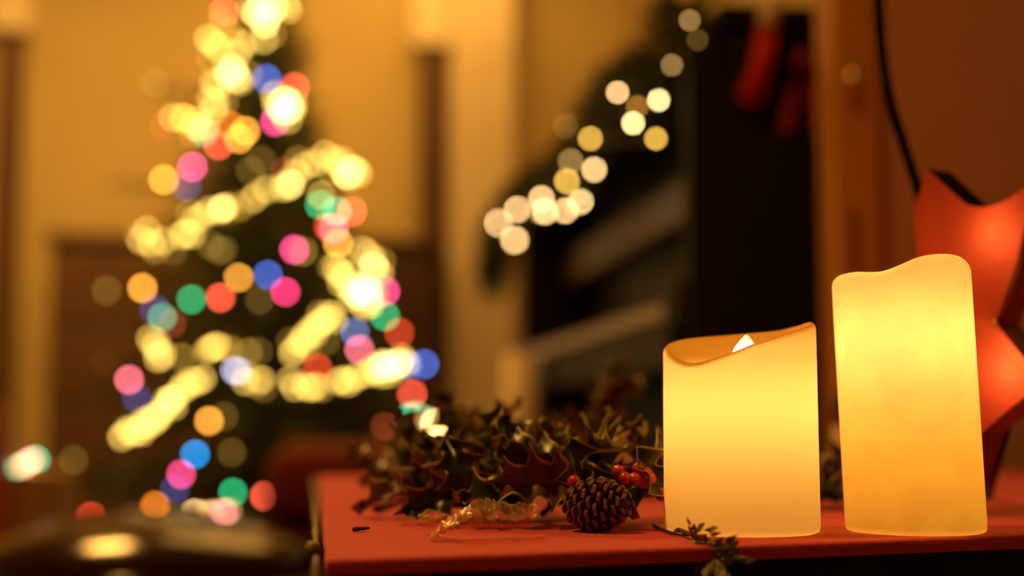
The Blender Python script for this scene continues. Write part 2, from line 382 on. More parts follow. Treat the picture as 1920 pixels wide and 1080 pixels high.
# ================================================================== CANDLES
def candle(name, label, px, py_base, width_px, rim, dish, mats, lights, crook=0.0, wall=.0045, taper=0.0, solid=False):
    c = on_z(px, py_base, TZ); Z = depth(c); s = Z / F; r = width_px / 2 * s
    T = thing(name, label, 'candle', c, 'flameless candles on the red cloth')
    # rim: {azimuth deg: height in px}; azimuth 0 = image right, 90 = away from the camera
    ks = sorted(rim); 
    def hgt(a):
        a = math.degrees(a) % 360
        for i, k in enumerate(ks):
            k2 = ks[(i + 1) % len(ks)] + (360 if i == len(ks) - 1 else 0)
            a2 = a if a >= ks[0] else a + 360
            if k <= a2 <= k2:
                t = (a2 - k) / (k2 - k)
                p0, p1, p2, p3 = rim[ks[i - 1]], rim[k], rim[ks[(i + 1) % len(ks)]], rim[ks[(i + 2) % len(ks)]]
                return s * .5 * (2 * p1 + (p2 - p0) * t + (2 * p0 - 5 * p1 + 4 * p2 - p3) * t * t + (3 * p1 - p0 - 3 * p2 + p3) * t ** 3)
    n = 96; V = []; rings = []
    for j in range(n):
        a = 2 * math.pi * j / n; h = hgt(a); cs = (math.cos(a), math.sin(a))
        prof = [(r * .5, 0), (r - .0022, 0), (r - .0006, .0007), (r, .0026)] + [(r, .0026 + (h - .0055) * t) for t in (.12, .25, .4, .55, .7, .85, .95, 1)]
        prof += [(r - .0004, h - .0013), (r - .0014, h - .0002), (r - wall * .5, h), (r - wall + .0012, h - .0003), (r - wall + .0003, h - .0015)]
        if solid: prof += [(r - wall - .0005, h - .0026), (r - wall - .003, h - .0036), (r * .7, (h - .004) * .6 + dish * .4), (r * .5, dish + .001), (r * .45, dish), (r * .35, dish)]
        else: prof += [(r - wall - .0003, h - .003), (r - wall - .0015, h - .005), (r * .74, (h - .005) * .62 + dish * .38), (r * .58, (h - .005) * .28 + dish * .72), (r * .42, dish + .0006), (r * .25, dish)]
        V.append([(rr * cs[0], rr * cs[1], z) for rr, z in prof])
    k = len(V[0]); VV = []
    for i in range(k):
        for j in range(n):
            x, y, z = V[j][i]; tp = 1 - taper * z
            VV.append((x * tp + crook * z, y * tp, z))
    Fc = [(i * n + j, i * n + (j + 1) % n, (i + 1) * n + (j + 1) % n, (i + 1) * n + j) for i in range(k - 1) for j in range(n)]
    Fc += [tuple(range(n))[::-1], tuple(range((k - 1) * n, k * n))]
    o = link('wax_body', mesh('wax_body', VV, Fc, mats, None, True), T)
    for (z, p, lc) in lights:
        d = bpy.data.lights.new('led', 'POINT'); d.energy = p; d.color = lc; d.shadow_soft_size = .006
        l = bpy.data.objects.new('led', d); col.objects.link(l); l.parent = T; l.location = (crook * z, 0, z)
    T.rotation_euler = (0, 0, -PSI)
    return T, c, s
LW, LO_FILL = (1, .58, .31), (1, .45, .04)  # second tint: weak lights added to spread the glow down the wax
wax_a = translucent('warm_wax', (1.0, .82, .28), (.78, .44, .07), .72, var=.01, scale=60)
wax_b = translucent('mottled_wax', (1.0, .82, .28), (.62, .33, .05), .72, var=.09, scale=55)
Ta, ca, sa_ = candle('pillar_candle', 'short wide flameless candle with a dipped rim and a glowing flame tip', 1391, 997, 290,
    {0: 394, 25: 390, 45: 384, 90: 377, 135: 366, 180: 344, 205: 322, 225: 313, 250: 326, 270: 344, 315: 374, 340: 386}, .0765, wax_a,
    [(.060, .098, LW), (.022, .012, LO_FILL)], taper=.12)
fl = MB()
prof = [(.0008, -.001), (.0062, 0), (.0066, .003), (.0060, .006), (.0045, .0105), (.0025, .014), (.0005, .0168)]
fl.lathe(prof, n=20, sy=.55)
fo = fl.build('flame', glow('flame_glow', (1, .76, .34), 1.0), Ta, True, (.0025, 0, .0765)); fo.scale = (1.15, 1, 1.0)
fnt = fo.data.materials[0].node_tree; ftc = fnt.nodes.new('ShaderNodeTexCoord'); fsx = fnt.nodes.new('ShaderNodeSeparateXYZ'); fmr = fnt.nodes.new('ShaderNodeMapRange')
fmr.inputs[1].default_value = 0.0; fmr.inputs[2].default_value = .0155; fmr.inputs[3].default_value = 30.0; fmr.inputs[4].default_value = 1.3
fmr.interpolation_type = 'SMOOTHSTEP'
fnt.links.new(ftc.outputs['Object'], fsx.inputs[0]); fnt.links.new(fsx.outputs['Z'], fmr.inputs[0]); fnt.links.new(fmr.outputs[0], fnt.nodes['Principled BSDF'].inputs['Emission Strength'])
fo.name = 'flame'; fo.rotation_euler = (0, R(4), 0)
Tb, cb, sb_ = candle('pillar_candle', 'tall slim mottled flameless candle with a wavy rim beside the red star', 1717, 996, 257,
    {0: 484, 30: 470, 60: 466, 90: 466, 135: 464, 180: 478, 210: 482, 238: 479, 255: 490, 270: 503, 285: 509, 305: 511, 325: 505, 345: 494}, .1135, wax_b,
    [(.092, .100, (1, .60, .36)), (.050, .030, LO_FILL), (.020, .018, LO_FILL)], crook=-.034, solid=True)

# ================================================================== RED STAR
# outline traced in the photo; the star plane is yawed so that its right side is nearer
n_st = (RGT * -.80 + FWD * -.60).normalized(); n_st = Vector((n_st.x, n_st.y, 0)).normalized()
o_st = P(1800, 600, .80)
def on_star(x, y):
    d = FWD + (x - 960) / F * RGT + (540 - y) / F * UPV
    return CAM + d * ((o_st - CAM).dot(n_st) / d.dot(n_st))
outl = [(1738, 316), (1762, 338), (1788, 362), (1812, 383), (1835, 389), (1860, 386), (1888, 375), (1916, 356), (1944, 340),
        (1926, 410), (1908, 490), (1867, 606), (1912, 662), (1955, 718), (1896, 764), (1840, 812), (1790, 955), (1722, 770), (1600, 640), (1722, 492), (1712, 405)]
front = [on_star(*p) for p in outl]
cst = on_star(1800, 585); base_s = Vector((on_star(1790, 955).x, on_star(1790, 955).y, TZ))
dzf = TZ + .0004 - min(p.z for p in front)
T = thing('star_lantern', 'glowing red paper star lantern with dark red sides behind the tall candle', 'star lantern', base_s)
nrm = n_st if n_st.dot(CAM - cst) > 0 else -n_st
back = -nrm * .022
ns = len(front); loc = [p - base_s for p in front]; cl = cst - base_s
V = [cl + nrm * .006] + loc
paper = translucent('red_star_paper', (.95, .20, .075), (.80, .12, .055), .55, var=.10, scale=25, gloss=.05)
mb = MB(); mb.add(V, [(0, 1 + i, 1 + (i + 1) % ns) for i in range(ns)]); mb.build('front_face', paper, T)
mb = MB(); mb.add([cl + back * 1.2] + [p + back for p in loc], [(0, 1 + (i + 1) % ns, 1 + i) for i in range(ns)]); mb.build('back_face', paper, T)
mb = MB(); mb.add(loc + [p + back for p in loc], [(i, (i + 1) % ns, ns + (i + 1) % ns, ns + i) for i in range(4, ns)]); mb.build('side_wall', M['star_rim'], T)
mb = MB(); mb.add(loc[:5] + [p + back for p in loc[:5]], [(i, i + 1, 5 + i + 1, 5 + i) for i in range(4)]); mb.build('black_edge_strip', M['cord'], T)  # shade on the notch side wall put into its colour as black
# rim piping on the sharp lower edges (right notch and lower arm)
mb = MB(); mb.tube([loc[i] - nrm * .003 for i in (8, 9, 10, 11)], [.003, .0028, .0026, .0022], 8)
mb.build('edge_piping', M['star_rim'], T, True)
mb = MB(); mb.tube([loc[i] - nrm * .003 for i in (13, 14, 15)], .0016, 8); mb.build('edge_piping', M['star_rim'], T, True)
kn = MB(); kn.lathe([(.0004, -.0022), (.0019, -.001), (.0022, 0), (.0019, .001), (.0004, .0022)], n=12)
kn.build('rivet', M['brass'], T, True, loc[11] + nrm * .002 + Vector((.001, 0, 0)))
d = bpy.data.lights.new('star_bulb', 'POINT'); d.energy = .024; d.color = (1, .55, .25); d.shadow_soft_size = .006
l = bpy.data.objects.new('star_bulb', d); col.objects.link(l); l.parent = T; l.location = on_star(1868, 440) - base_s + back * .55
d = bpy.data.lights.new('star_bulb', 'POINT'); d.energy = .034; d.color = (1, .55, .25); d.shadow_soft_size = .006
l = bpy.data.objects.new('star_bulb', d); col.objects.link(l); l.parent = T; l.location = on_star(1895, 690) - base_s + back * .55
mb = MB(); foot = on_z(1852, 938, TZ); st0 = on_star(1843, 800) + back
mb.tube([st0 - base_s, foot - base_s + Vector((0, 0, .002))], .0028, 10); mb.build('strut', M['blackmatte'], T, True)
# black cord from the ceiling, passing behind the star arm
cp = [P(1640, -420, 1.0), P(1643, -120, .97), P(1648, 20, .95), P(1654, 100, .94), P(1668, 185, .92), P(1693, 268, .91), P(1716, 338, .90), P(1728, 375, .895), P(1745, 430, .89)]
topc = Vector((cp[0].x - .005, cp[0].y + .01, H))
cp = spline([topc, cp[0] + Vector((0, 0, .8))] + cp, 8)
b = MB(); b.tube(cp, .0036, 8); tag(b.build('power_cord', M['cord'], None, True), 'black cord hanging down to the red star lantern', 'cord')

# ================================================================== TREE
TZC = 4.32                                     # camera depth of the trunk
axis = P(486, 790, TZC); AX, AY = axis.x, axis.y
def foliR(z):                                  # foliage radius at height z
    py = 790 - (z - CAM.z) / TZC * F
    return max(.03, (20 + .375 * py) / F * TZC)
T = thing('christmas_tree', 'dark green christmas tree in front of the dresser', 'tree', (AX, AY, 0))
zt = CAM.z + (790 + 385) / F * TZC
b = MB(); b.tube([(0, 0, .10), (0, 0, 1.2), (0, 0, zt - .06)], [.042, .028, .004], 10); b.build('trunk', M['bark'], T, True)
b = MB(); b.lathe([(.20, 0), (.21, .02), (.17, .16), (.15, .17), (.14, .10), (.02, .09)], n=28); b.build('pot', M['darkwood'], T, True)
rt = random.Random(3)
nv, nf = [], []; br = MB()
def tree_pt(x, y):
    zc = CAM.z + (790 - y) / F * TZC; Rr = foliR(zc) + .05; dxm = (x - 486) / F * TZC
    dep = TZC - math.sqrt(max(0, Rr * Rr - dxm * dxm))
    return P(x, y, dep)
warm = {'W': [(480, 25), (500, 30), (497, 45), (492, 12), (510, 14), (437, 130), (445, 148), (430, 140), (530, 190), (540, 205), (537, 190), (532, 208), (525, 200), (545, 198), (660, 318), (650, 328), (545, 345), (418, 390),
             (700, 500), (690, 545), (680, 550), (676, 545), (684, 538), (672, 552), (690, 558), (735, 685), (725, 690), (720, 682), (748, 678), (322, 748), (300, 662), (535, 188), (665, 545), (712, 690)],
        'w': [(470, 15), (520, 12), (535, 8), (540, 18), (490, -12), (510, -8), (395, 75), (402, 82), (408, 88), (390, 72), (455, 85), (495, 75), (445, 100), (425, 128), (450, 152), (400, 155), (405, 192), (396, 186), (410, 160), (400, 205),
             (515, 178), (548, 205), (535, 218), (540, 224), (518, 195), (550, 195), (365, 235), (375, 242), (370, 225), (385, 235), (325, 220),
             (610, 290), (625, 300), (637, 308), (645, 322), (666, 320), (655, 332), (640, 300), (672, 325), (590, 305), (572, 312), (555, 325), (535, 345), (540, 350), (602, 365), (530, 352),
             (500, 355), (475, 372), (412, 395), (425, 388), (392, 395), (380, 405), (366, 412), (355, 438), (348, 436), (340, 442), (305, 452), (275, 432), (265, 450), (283, 456), (360, 440),
             (680, 470), (690, 476), (705, 508), (700, 488), (712, 512), (630, 500), (636, 512), (645, 520), (652, 532), (660, 545), (668, 535), (695, 570), (702, 552), (660, 558), (680, 568), (650, 515), (685, 575), (640, 530),
             (612, 597), (622, 590), (626, 600), (600, 606), (592, 610), (582, 620), (572, 630), (606, 600), (562, 642), (552, 655), (548, 662), (570, 640), (590, 625), (615, 590),
             (545, 712), (552, 726), (572, 725), (583, 728), (592, 724), (635, 715), (645, 712), (652, 718), (670, 705), (690, 700), (700, 690), (705, 697), (712, 684), (742, 690), (752, 670), (760, 680), (716, 702), (730, 700),
             (400, 650), (406, 648), (392, 655), (460, 715), (490, 712), (282, 635), (292, 642), (296, 652), (304, 662), (296, 672), (290, 648), (302, 668),
             (380, 710), (370, 716), (360, 714), (350, 726), (338, 732), (326, 746), (318, 755), (326, 762), (308, 766), (300, 776), (290, 780), (282, 786), (270, 790), (262, 800), (266, 810), (250, 812), (240, 806), (230, 816), (228, 820), (276, 796), (286, 792), (295, 785), (312, 750), (345, 720), (258, 808), (248, 806)],
        'v': [(430, 60), (470, 75), (510, 65), (440, 80), (420, 190), (360, 250), (380, 247), (470, 375), (450, 388), (485, 362), (290, 468), (355, 400), (715, 490), (640, 490), (622, 500), (430, 655), (465, 660), (480, 720), (602, 728), (662, 712), (340, 670), (385, 660), (415, 652), (480, 712), (460, 700), (600, 590), (575, 650), (560, 300), (620, 320), (395, 110), (415, 95), (465, 140)],
        'd': [(258, 440), (410, 470), (418, 468), (325, 470), (470, 320), (490, 300), (570, 470), (487, 562), (495, 728), (485, 658), (445, 382), (430, 395), (420, 780), (435, 848), (523, 872), (138, 862), (290, 156), (545, 640), (660, 385), (620, 400), (395, 460), (200, 545), (610, 640)]}
colr = [(420, 22, 'c'), (418, 42, 'A'), (500, 148, 'b'), (553, 164, 'c'), (516, 228, 'p'), (430, 235, 'o'), (410, 272, 'c'), (307, 337, 'a'), (361, 313, 'p'), (350, 350, 'n'), (382, 248, 'G'), (308, 236, 'R'), (345, 222, 'a'), (460, 246, 'a'), (448, 260, 'a'),
        (535, 322, 'R'), (600, 384, 'g'), (632, 396, 't'), (660, 397, 'c'), (616, 426, 'r'), (626, 430, 'P'), (634, 456, 'a'), (552, 468, 'p'), (568, 472, 'v'), (448, 520, 'a'), (502, 515, 'b'), (535, 547, 'm'), (267, 540, 'a'), (359, 561, 'g'), (413, 558, 'c'), (290, 580, 'n'), (304, 595, 'G'), (322, 606, 'R'),
        (722, 546, 'p'), (722, 593, 'g'), (749, 623, 'r'), (665, 622, 'N'), (674, 655, 'P'), (595, 690, 'r'), (795, 683, 'b'), (440, 694, 'i'), (446, 696, 'i'), (773, 738, 'c'), (242, 712, 'P'), (257, 747, 'n'), (392, 789, 'a'), (366, 851, 'B'), (340, 889, 'p'), (328, 917, 'n'), (291, 948, 'o'), (437, 923, 'g'), (496, 930, 'c'), (763, 684, 'N'),
        (170, 968, 'r'), (366, 962, 'h'), (395, 962, 'y'), (420, 960, 'P'), (428, 958, 'H'), (405, 966, 'N')]
def needle(p, d, L, w):
    s_ = d.cross(Vector((rt.uniform(-1, 1), rt.uniform(-1, 1), rt.uniform(-1, 1))))
    s_ = s_.normalized() * w if s_.length > 1e-6 else Vector((w, 0, 0))
    i = len(nv); nv.extend([p - s_, p + s_, p + d * L]); nf.append((i, i + 1, i + 2))
z = .26; lvl = 0
while z < zt - .1:
    Rz = foliR(z); nb = max(5, int(9 + Rz * 14))
    for k in range(nb):
        a = 2 * math.pi * (k + rt.random() * .6) / nb + lvl * .7; L = Rz * rt.uniform(.78, 1.03)
        if math.sin(a) > .3: L = min(L, .43)
        drop = rt.uniform(-.16, .05) * L
        p0 = Vector((0, 0, z)); p1 = Vector((math.cos(a) * L, math.sin(a) * L, z + drop)); mid = (p0 + p1) / 2 + Vector((0, 0, .03 * L))
        pts = [p0, mid, p1]; br.tube(pts, [.008, .005, .002], 5)
        m_ = int(26 + 70 * L)
        for q in range(m_):
            t = .25 + .75 * q / m_
            p = p0 * (1 - t) ** 2 + mid * 2 * t * (1 - t) + p1 * t * t
            d0 = (p1 - p0).normalized()
            for _ in range(3):
                dd = (d0 * .7 + Vector((rt.uniform(-1, 1), rt.uniform(-1, 1), rt.uniform(-.9, .8)))).normalized()
                needle(p, dd, rt.uniform(.03, .06), .0028)
            if q % 6 == 3 and t < .93:              # side twigs
                sd = (d0 + d0.cross(Vector((0, 0, 1))) * rt.choice((-1, 1)) * .9 + Vector((0, 0, rt.uniform(-.2, .2)))).normalized()
                for e_ in range(7):
                    pp = p + sd * .016 * e_
                    for _ in range(2):
                        dd = (sd * .7 + Vector((rt.uniform(-1, 1), rt.uniform(-1, 1), rt.uniform(-.9, .8)))).normalized()
                        needle(pp, dd, rt.uniform(.03, .05), .0028)
    z += .062 + .05 * (1 - z / zt); lvl += 1
TIPS = []
for (bx, by) in [q for k in warm for q in warm[k]] + [(x, y) for x, y, k in colr] + [(205, 330)]:
    pb_ = tree_pt(bx, by); rel_ = Vector((pb_.x - AX, pb_.y - AY, 0))
    if rel_.length < foliR(pb_.z) + .035 or any((pb_ - t).length < .045 for t in TIPS): 
        if rel_.length < foliR(pb_.z) + .052 and rel_.length > 0: continue
        if any((pb_ - t).length < .045 for t in TIPS): continue
    TIPS.append(pb_)
    p1 = pb_ - Vector((AX, AY, 0)) + Vector((0, .022, -.016)); p0 = Vector((0, 0, p1.z - .05)); mid = (p0 + p1) / 2 + Vector((0, 0, .015))
    br.tube([p0, mid, p1], [.007, .0045, .002], 5); d0 = (p1 - p0).normalized(); m_ = int(20 + 110 * (p1 - p0).length)
    for q in range(m_):
        t = .3 + .68 * q / m_; p = p0 * (1 - t) ** 2 + mid * 2 * t * (1 - t) + p1 * t * t
        for _ in range(4): needle(p, (d0 * .7 + Vector((rt.uniform(-1, 1), rt.uniform(-.3, 1), rt.uniform(-.9, .5)))).normalized(), rt.uniform(.02, .04), .002)
br.build('branches', M['bark'], T)['kind'] = 'stuff'
link('needles', mesh('needles', nv, nf, M['needle']), T)['kind'] = 'stuff'
# two longer branch tips sticking out
# ---- light strings
BR = .008
FR = (2 * BR / 4.2 * F / 56.0) ** 2             # share of a blur disc that one bulb fills
def bulb_mesh(name, c, k=1.0):
    mb = MB(); n = 10
    mb.lathe([(BR * math.sin(R(a)), -BR * math.cos(R(a))) for a in (8, 30, 55, 80, 105, 130, 152)], n=n, mi=0)
    mb.lathe([(.0055, BR * .86), (.0055, BR * 1.7)], n=8, mi=1)
    return mesh(name, mb.v, mb.f, [glow(name, c, k / FR), M['wirem']], mb.m, True)
COL = {
    'w': (.36, .23, .042), 'W': (.80, .57, .17), 'v': (.17, .10, .013), 'd': (.085, .05, .008),
    'a': (.95, .40, .045), 'A': (.32, .13, .015), 'o': (.70, .17, .01), 'c': (1.0, .105, .05), 'r': (.62, .05, .015), 'R': (.16, .02, .008),
    'p': (1.0, .07, .25), 'm': (1.0, .045, .20), 'P': (.9, .16, .22), 'b': (.055, .12, .48), 'B': (.0, .30, .80), 'n': (.03, .035, .13), 'N': (.10, .15, .32), 'i': (.30, .30, .42),
    'g': (.01, .40, .14), 'G': (.06, .30, .15), 't': (.0, .42, .20), 'h': (1.1, .66, .26), 'H': (.30, .17, .05), 'y': (.80, .46, .07), 'z': (1.4, 1.0, .42)}
BM = {}
def bm_of(k):
    if k not in BM: BM[k] = bulb_mesh('bulb', COL[k])
    return BM[k]
def string(name, label, pts, inside=None):
    base = pts[0][0].copy(); base = Vector((base.x, base.y, base.z))
    T = thing(name, label, 'light string', base)
    for p, k in pts:
        o = link('bulb', bm_of(k), T, p - base); Zb = depth(p); o.scale = [Zb / 4.2 * 66.3 * (1 - .652 / Zb) / 56.0] * 3; o.rotation_euler = (random.uniform(-.6, .6), random.uniform(-.6, .6), random.uniform(0, 6))
    # wire: greedy chain through the bulbs
    left = [p for p, k in pts]; chain = [left.pop(0)]
    while left:
        j = min(range(len(left)), key=lambda i: (left[i] - chain[-1]).length); chain.append(left.pop(j))
    mb = MB()
    off = Vector((0, BR * 1.4, 0))
    route = []
    for i, p in enumerate(chain):
        if inside is not None and i and (p - chain[i - 1]).length > .13:
            for f_ in (.25, .5, .75):
                m_ = chain[i - 1].lerp(p, f_); route.append(Vector((inside.x + (m_.x - inside.x) * .55, inside.y + (m_.y - inside.y) * .55, m_.z)))
        route.append(p)
    mb.tube([p - base + off for p in route], .0016, 5); mb.build('wire', M['wirem'], T)
    return T
pts = [(tree_pt(x, y), k) for k in warm for (x, y) in warm[k]]
string('warm_light_string', 'string of warm white globe lights wound around the christmas tree', pts, axis)
pts = [(tree_pt(x, y), k) for (x, y, k) in colr]
string('coloured_light_string', 'string of red, pink, blue, green and amber globe lights on the tree', pts, axis)
# two loose bunches of lights lying on presents
stray = [(58, 863, 'P'), (44, 872, 'H'), (50, 868, 'H'), (36, 876, 'h'), (68, 861, 't'), (32, 878, 'G'), (54, 865, 'h'), (48, 869, 'P'), (4, 877, 'A')]
string('light_cluster', 'small bunch of white and green lights lying on the ochre present', [(P(x, y, 3.55 - .012 * (i % 3)), k) for i, (x, y, k) in enumerate(stray)])
low = [(722, 799, 'R'), (768, 781, 't'), (781, 777, 'G'), (804, 788, 'H'), (814, 793, 'h'), (822, 799, 'y'), (838, 797, 't'), (826, 796, 'h')]
string('light_cluster', 'small bunch of green and warm lights heaped on the kraft paper present', [(P(x, y, 3.45 - .012 * (i % 3)), k) for i, (x, y, k) in enumerate(low)])

# ================================================================== GARLAND ON THE PIANO
gl = [(.472, 1.72, 1.085), (.462, 1.95, 1.035), (.472, 2.2, 1.075), (.46, 2.45, 1.025), (.46, 2.72, 1.02), (.468, 3.05, 1.06), (.472, 3.35, 1.075), (.47, 3.6, 1.065), (.466, 3.74, 1.02), (.462, 3.775, .94)]
gp = spline(gl, 14)
T = thing('fir_garland', 'dark green fir garland hung in swags along the top edge of the piano', 'garland', gl[0])
g0 = Vector(gl[0])
b = MB(); b.tube([p - g0 for p in gp], .006, 6); b.build('stem', M['bark'], T)
nv, nf = [], []
for i, p in enumerate(gp):
    d0 = (gp[min(i + 1, len(gp) - 1)] - gp[max(i - 1, 0)]).normalized()
    for k in range(16):
        rd = Vector((rt.uniform(-1, .7), rt.uniform(-1, 1), rt.uniform(-.8, 1))).normalized()
        sd = (d0 * .5 + rd).normalized()
        for e_ in range(8):
            pp = p - g0 + sd * .0085 * e_ + d0 * rt.uniform(-.01, .01); wp = pp + g0
            if (wp.y < 3.23 and wp.x > .482 and wp.z < 1.097) or (wp.y >= 3.23 and wp.x > .522 and wp.z < 1.068): continue
            for _ in range(2):
                dd = (sd * .8 + Vector((rt.uniform(-1, 1), rt.uniform(-1, 1), rt.uniform(-.6, 1)))).normalized()
                dd.x = min(dd.x, .15) if wp.z < 1.12 else dd.x; needle(pp, dd, rt.uniform(.018, .028), .002)
def garland_pt(x, y):                          # where the sight line meets the front of the garland
    best = min((on_x(x, y, .40 + .004 * i) for i in range(20)), key=lambda p: min((p - g).length for g in gp))
    X = best.x
    while X > .33 and min((best - g).length for g in gp) < .088: X -= .004; best = on_x(x, y, X)
    return best
gl_l = [(1293, 38, 'H', 2.05), (1308, 75, 'd', 2.1), (1260, 122, 'H', 2.2), (1158, 173, 'h', 2.45), (1235, 188, 'z', 2.35), (1187, 231, 'z', 2.55), (1230, 260, 'y', 2.45), (1195, 200, 'A', 2.5), (1107, 260, 'y', 2.75), (1070, 302, 'H', 2.95),
        (1114, 318, 'h', 2.85), (1063, 340, 'y', 3.1), (1088, 378, 'z', 3.1), (1084, 380, 'H', 3.12), (1015, 372, 'h', 3.35), (970, 393, 'h', 3.55), (1022, 397, 'h', 3.4), (1012, 395, 'H', 3.42), (1060, 395, 'h', 3.25), (935, 418, 'h', 3.65), (965, 450, 'h', 3.6), (1060, 236, 'd', 2.8)]
for (x, y, k_, Z_) in gl_l:                    # drooping sprigs that carry the bulbs
    pb_ = garland_pt(x, y); g = min(gp, key=lambda g: (g - pb_).length); p1 = pb_ + Vector((.014, .006, .012)); d0 = (p1 - g).normalized()
    for q in range(26):
        p = g.lerp(p1, q / 25) - g0
        for _ in range(3):
            dd = (d0 * .8 + Vector((rt.uniform(-.5, .9), rt.uniform(-.6, 1), rt.uniform(-.6, .8)))).normalized(); needle(p - dd * .004, dd, rt.uniform(.012, .020), .0016)
link('needles', mesh('needles', nv, nf, M['needle']), T)['kind'] = 'stuff'
string('garland_light_string', 'string of warm and peach globe lights on the piano garland', [(garland_pt(x, y), k) for (x, y, k, Z) in gl_l])

# ================================================================== STOCKING AND BOW ON THE PIANO END
DS = depth(on_y(1440, 100, 1.686)); DB = depth(on_y(1505, 112, 1.683))
q = P(1432, 40, DS)
T = thing('christmas_stocking', 'small red felt stocking with a cream cuff hanging from the piano', 'stocking', q)
def rel(x, y, Z=None): return P(x, y, Z or DS) - q
out_ = [(1420, 55), (1455, 58), (1452, 120), (1440, 160), (1430, 196), (1404, 200), (1384, 184), (1386, 164), (1404, 140), (1412, 100)]
V = [rel(x, y, DS - .008) for x, y in out_] + [rel(x, y, DS + .008) for x, y in out_]; k = len(out_)
b = MB(); b.add(V, [tuple(range(k)), tuple(range(k, 2 * k))[::-1]] + [(i, k + i, k + (i + 1) % k, (i + 1) % k) for i in range(k)])
so = b.build('stocking_body', M['red_felt'], T, True)
b = MB(); c0, c1 = rel(1446, -8), rel(1440, 58); b.tube([c0, (c0 + c1) / 2, c1], [.012, .0135, .012], 14); b.build('cuff', M['fleece'], T, True)
b = MB(); b.tube([rel(1446, -6), rel(1446, -20), rel(1446, -27, DS + .012)], .0015, 6); b.build('loop', M['fleece'], T)
q2 = P(1505, 110, DB)
T = thing('velvet_bow', 'wine red velvet bow tied at the piano end beside the stocking', 'bow', q2)
def rel2(x, y, Z=1.63): return P(x, y, Z - 1.63 + DB) - q2
for sgn in (-1, 1):
    V = []; nn = 14
    for i in range(nn + 1):
        a = 2 * math.pi * i / nn; rr = (1 - math.cos(a)) / 2
        cxp = 1505 + sgn * 52 * rr; cyp = 112 - 34 * math.sin(a) * (.4 + .6 * rr)
        V += [rel2(cxp, cyp, 1.615), rel2(cxp, cyp, 1.645)]
    b = MB(); b.add(V, [(2 * i, 2 * i + 1, 2 * i + 3, 2 * i + 2) for i in range(nn)]); b.build('loop', M['darkred'], T, True)
    V = [rel2(1505, 112, 1.628), rel2(1505 + sgn * 12, 112, 1.628), rel2(1505 + sgn * 22, 250, 1.628), rel2(1505 + sgn * 42, 240, 1.628)]
    V += [v + FWD * .004 for v in V]
    b = MB(); b.add(V, [(0, 1, 3, 2), (4, 6, 7, 5), (0, 4, 5, 1), (2, 3, 7, 6), (0, 2, 6, 4), (1, 5, 7, 3)]); b.build('tail', M['darkred'], T)
b = MB(); b.lathe([(.001, -.011), (.009, -.008), (.012, 0), (.009, .008), (.001, .011)], n=12); b.build('knot', M['darkred'], T, True, rel2(1505, 112, 1.625))

# ================================================================== PRESENTS
def present(px, py_top, Z, w_, d_, label, m, rz=0):
    p = P(px, py_top, Z); h_ = p.z
    T = thing('gift_box', label, 'present', (p.x, p.y, 0), 'wrapped presents near the tree', rz)
    b = MB(); b.box(-w_ / 2, w_ / 2, -d_ / 2, d_ / 2, 0, h_, c=.006); b.build('box', m, T)
    b = MB(); b.box(-.018, .018, -d_ / 2 - .002, d_ / 2 + .002, .002, h_ + .002, c=.001); b.build('ribbon', M['ribbon'], T)
present(52, 879, 3.55, .20, .2, 'ochre wrapped present with a bunch of lights on it', M['gift_gold'], .05)
present(-24, 765, 3.22, .08, .12, 'tall narrow red wrapped present in front of the ochre one', M['gift_red'], .1)
present(800, 803, 3.45, .24, .2, 'kraft paper present standing on the floor behind the ottoman', M['kraft'], -.05)

# ================================================================== HOLLY, CONE AND BITS ON THE CLOTH
def leaf_mesh(L, W, amp, curl, spines, seed, mats):
    r = random.Random(seed); nt_, ns_ = 5 * 2 * spines // 2 + 2, 4
    nt_ = spines * 8; V = []; SS = [-1, -.93, -.66, -.33, 0, .33, .66, .93, 1]; k = len(SS)
    for i in range(nt_ + 1):
        t = i / nt_; base_w = W * (math.sin(math.pi * min(1, t * .97 + .02)) ** .62)
        for s_ in SS:
            a = abs(s_)
            ph_t = (t * spines + (.0 if s_ > 0 else .12)) % 1.0
            spike = max(0, 1 - abs(ph_t - .5) / .40) ** 2.6
            we = base_w * (.60 + .72 * spike)
            w_ = we if a > .99 else (we - .0011 if a > .9 else base_w * .60 * a)
            x = t * L + (.06 * L * spike if a > .9 else 0)
            y = math.copysign(max(w_, .0001), s_) if s_ else 0
            up = amp * a * a * (math.sin(2 * math.pi * spines * t + (0 if s_ > 0 else 1.4)) * .5 + .25 + (.9 * spike if a > .9 else 0))
            V.append((x, y, up + a * W * .22 - curl * (t - .5) ** 2 * L * 1.2 + (-.0005 if s_ == 0 else 0)))
    Fc = []; fm = []
    for i in range(nt_):
        for j in range(k - 1):
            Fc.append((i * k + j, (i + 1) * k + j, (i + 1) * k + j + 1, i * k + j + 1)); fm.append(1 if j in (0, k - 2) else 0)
    tip = len(V); V.append((L * 1.12, 0, -curl * .28 * L + amp * .6)); q = nt_ * k
    for j in range(k - 1): Fc.append((q + j, tip, q + j + 1)); fm.append(1)
    # thin rim: split margins narrower
    for v in range(len(V)): pass
    return mesh('leaf', V, Fc, mats, fm, True)
LM = []
for sd in range(6):
    rr = random.Random(sd + 40)
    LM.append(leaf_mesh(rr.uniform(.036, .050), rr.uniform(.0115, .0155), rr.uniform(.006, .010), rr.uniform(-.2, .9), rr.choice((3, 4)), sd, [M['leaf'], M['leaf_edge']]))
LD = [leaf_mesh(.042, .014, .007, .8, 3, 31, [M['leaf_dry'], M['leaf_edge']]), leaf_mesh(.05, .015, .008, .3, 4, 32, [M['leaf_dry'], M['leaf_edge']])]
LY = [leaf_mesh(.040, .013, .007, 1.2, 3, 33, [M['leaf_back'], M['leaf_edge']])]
bb = MB(); nB = 12
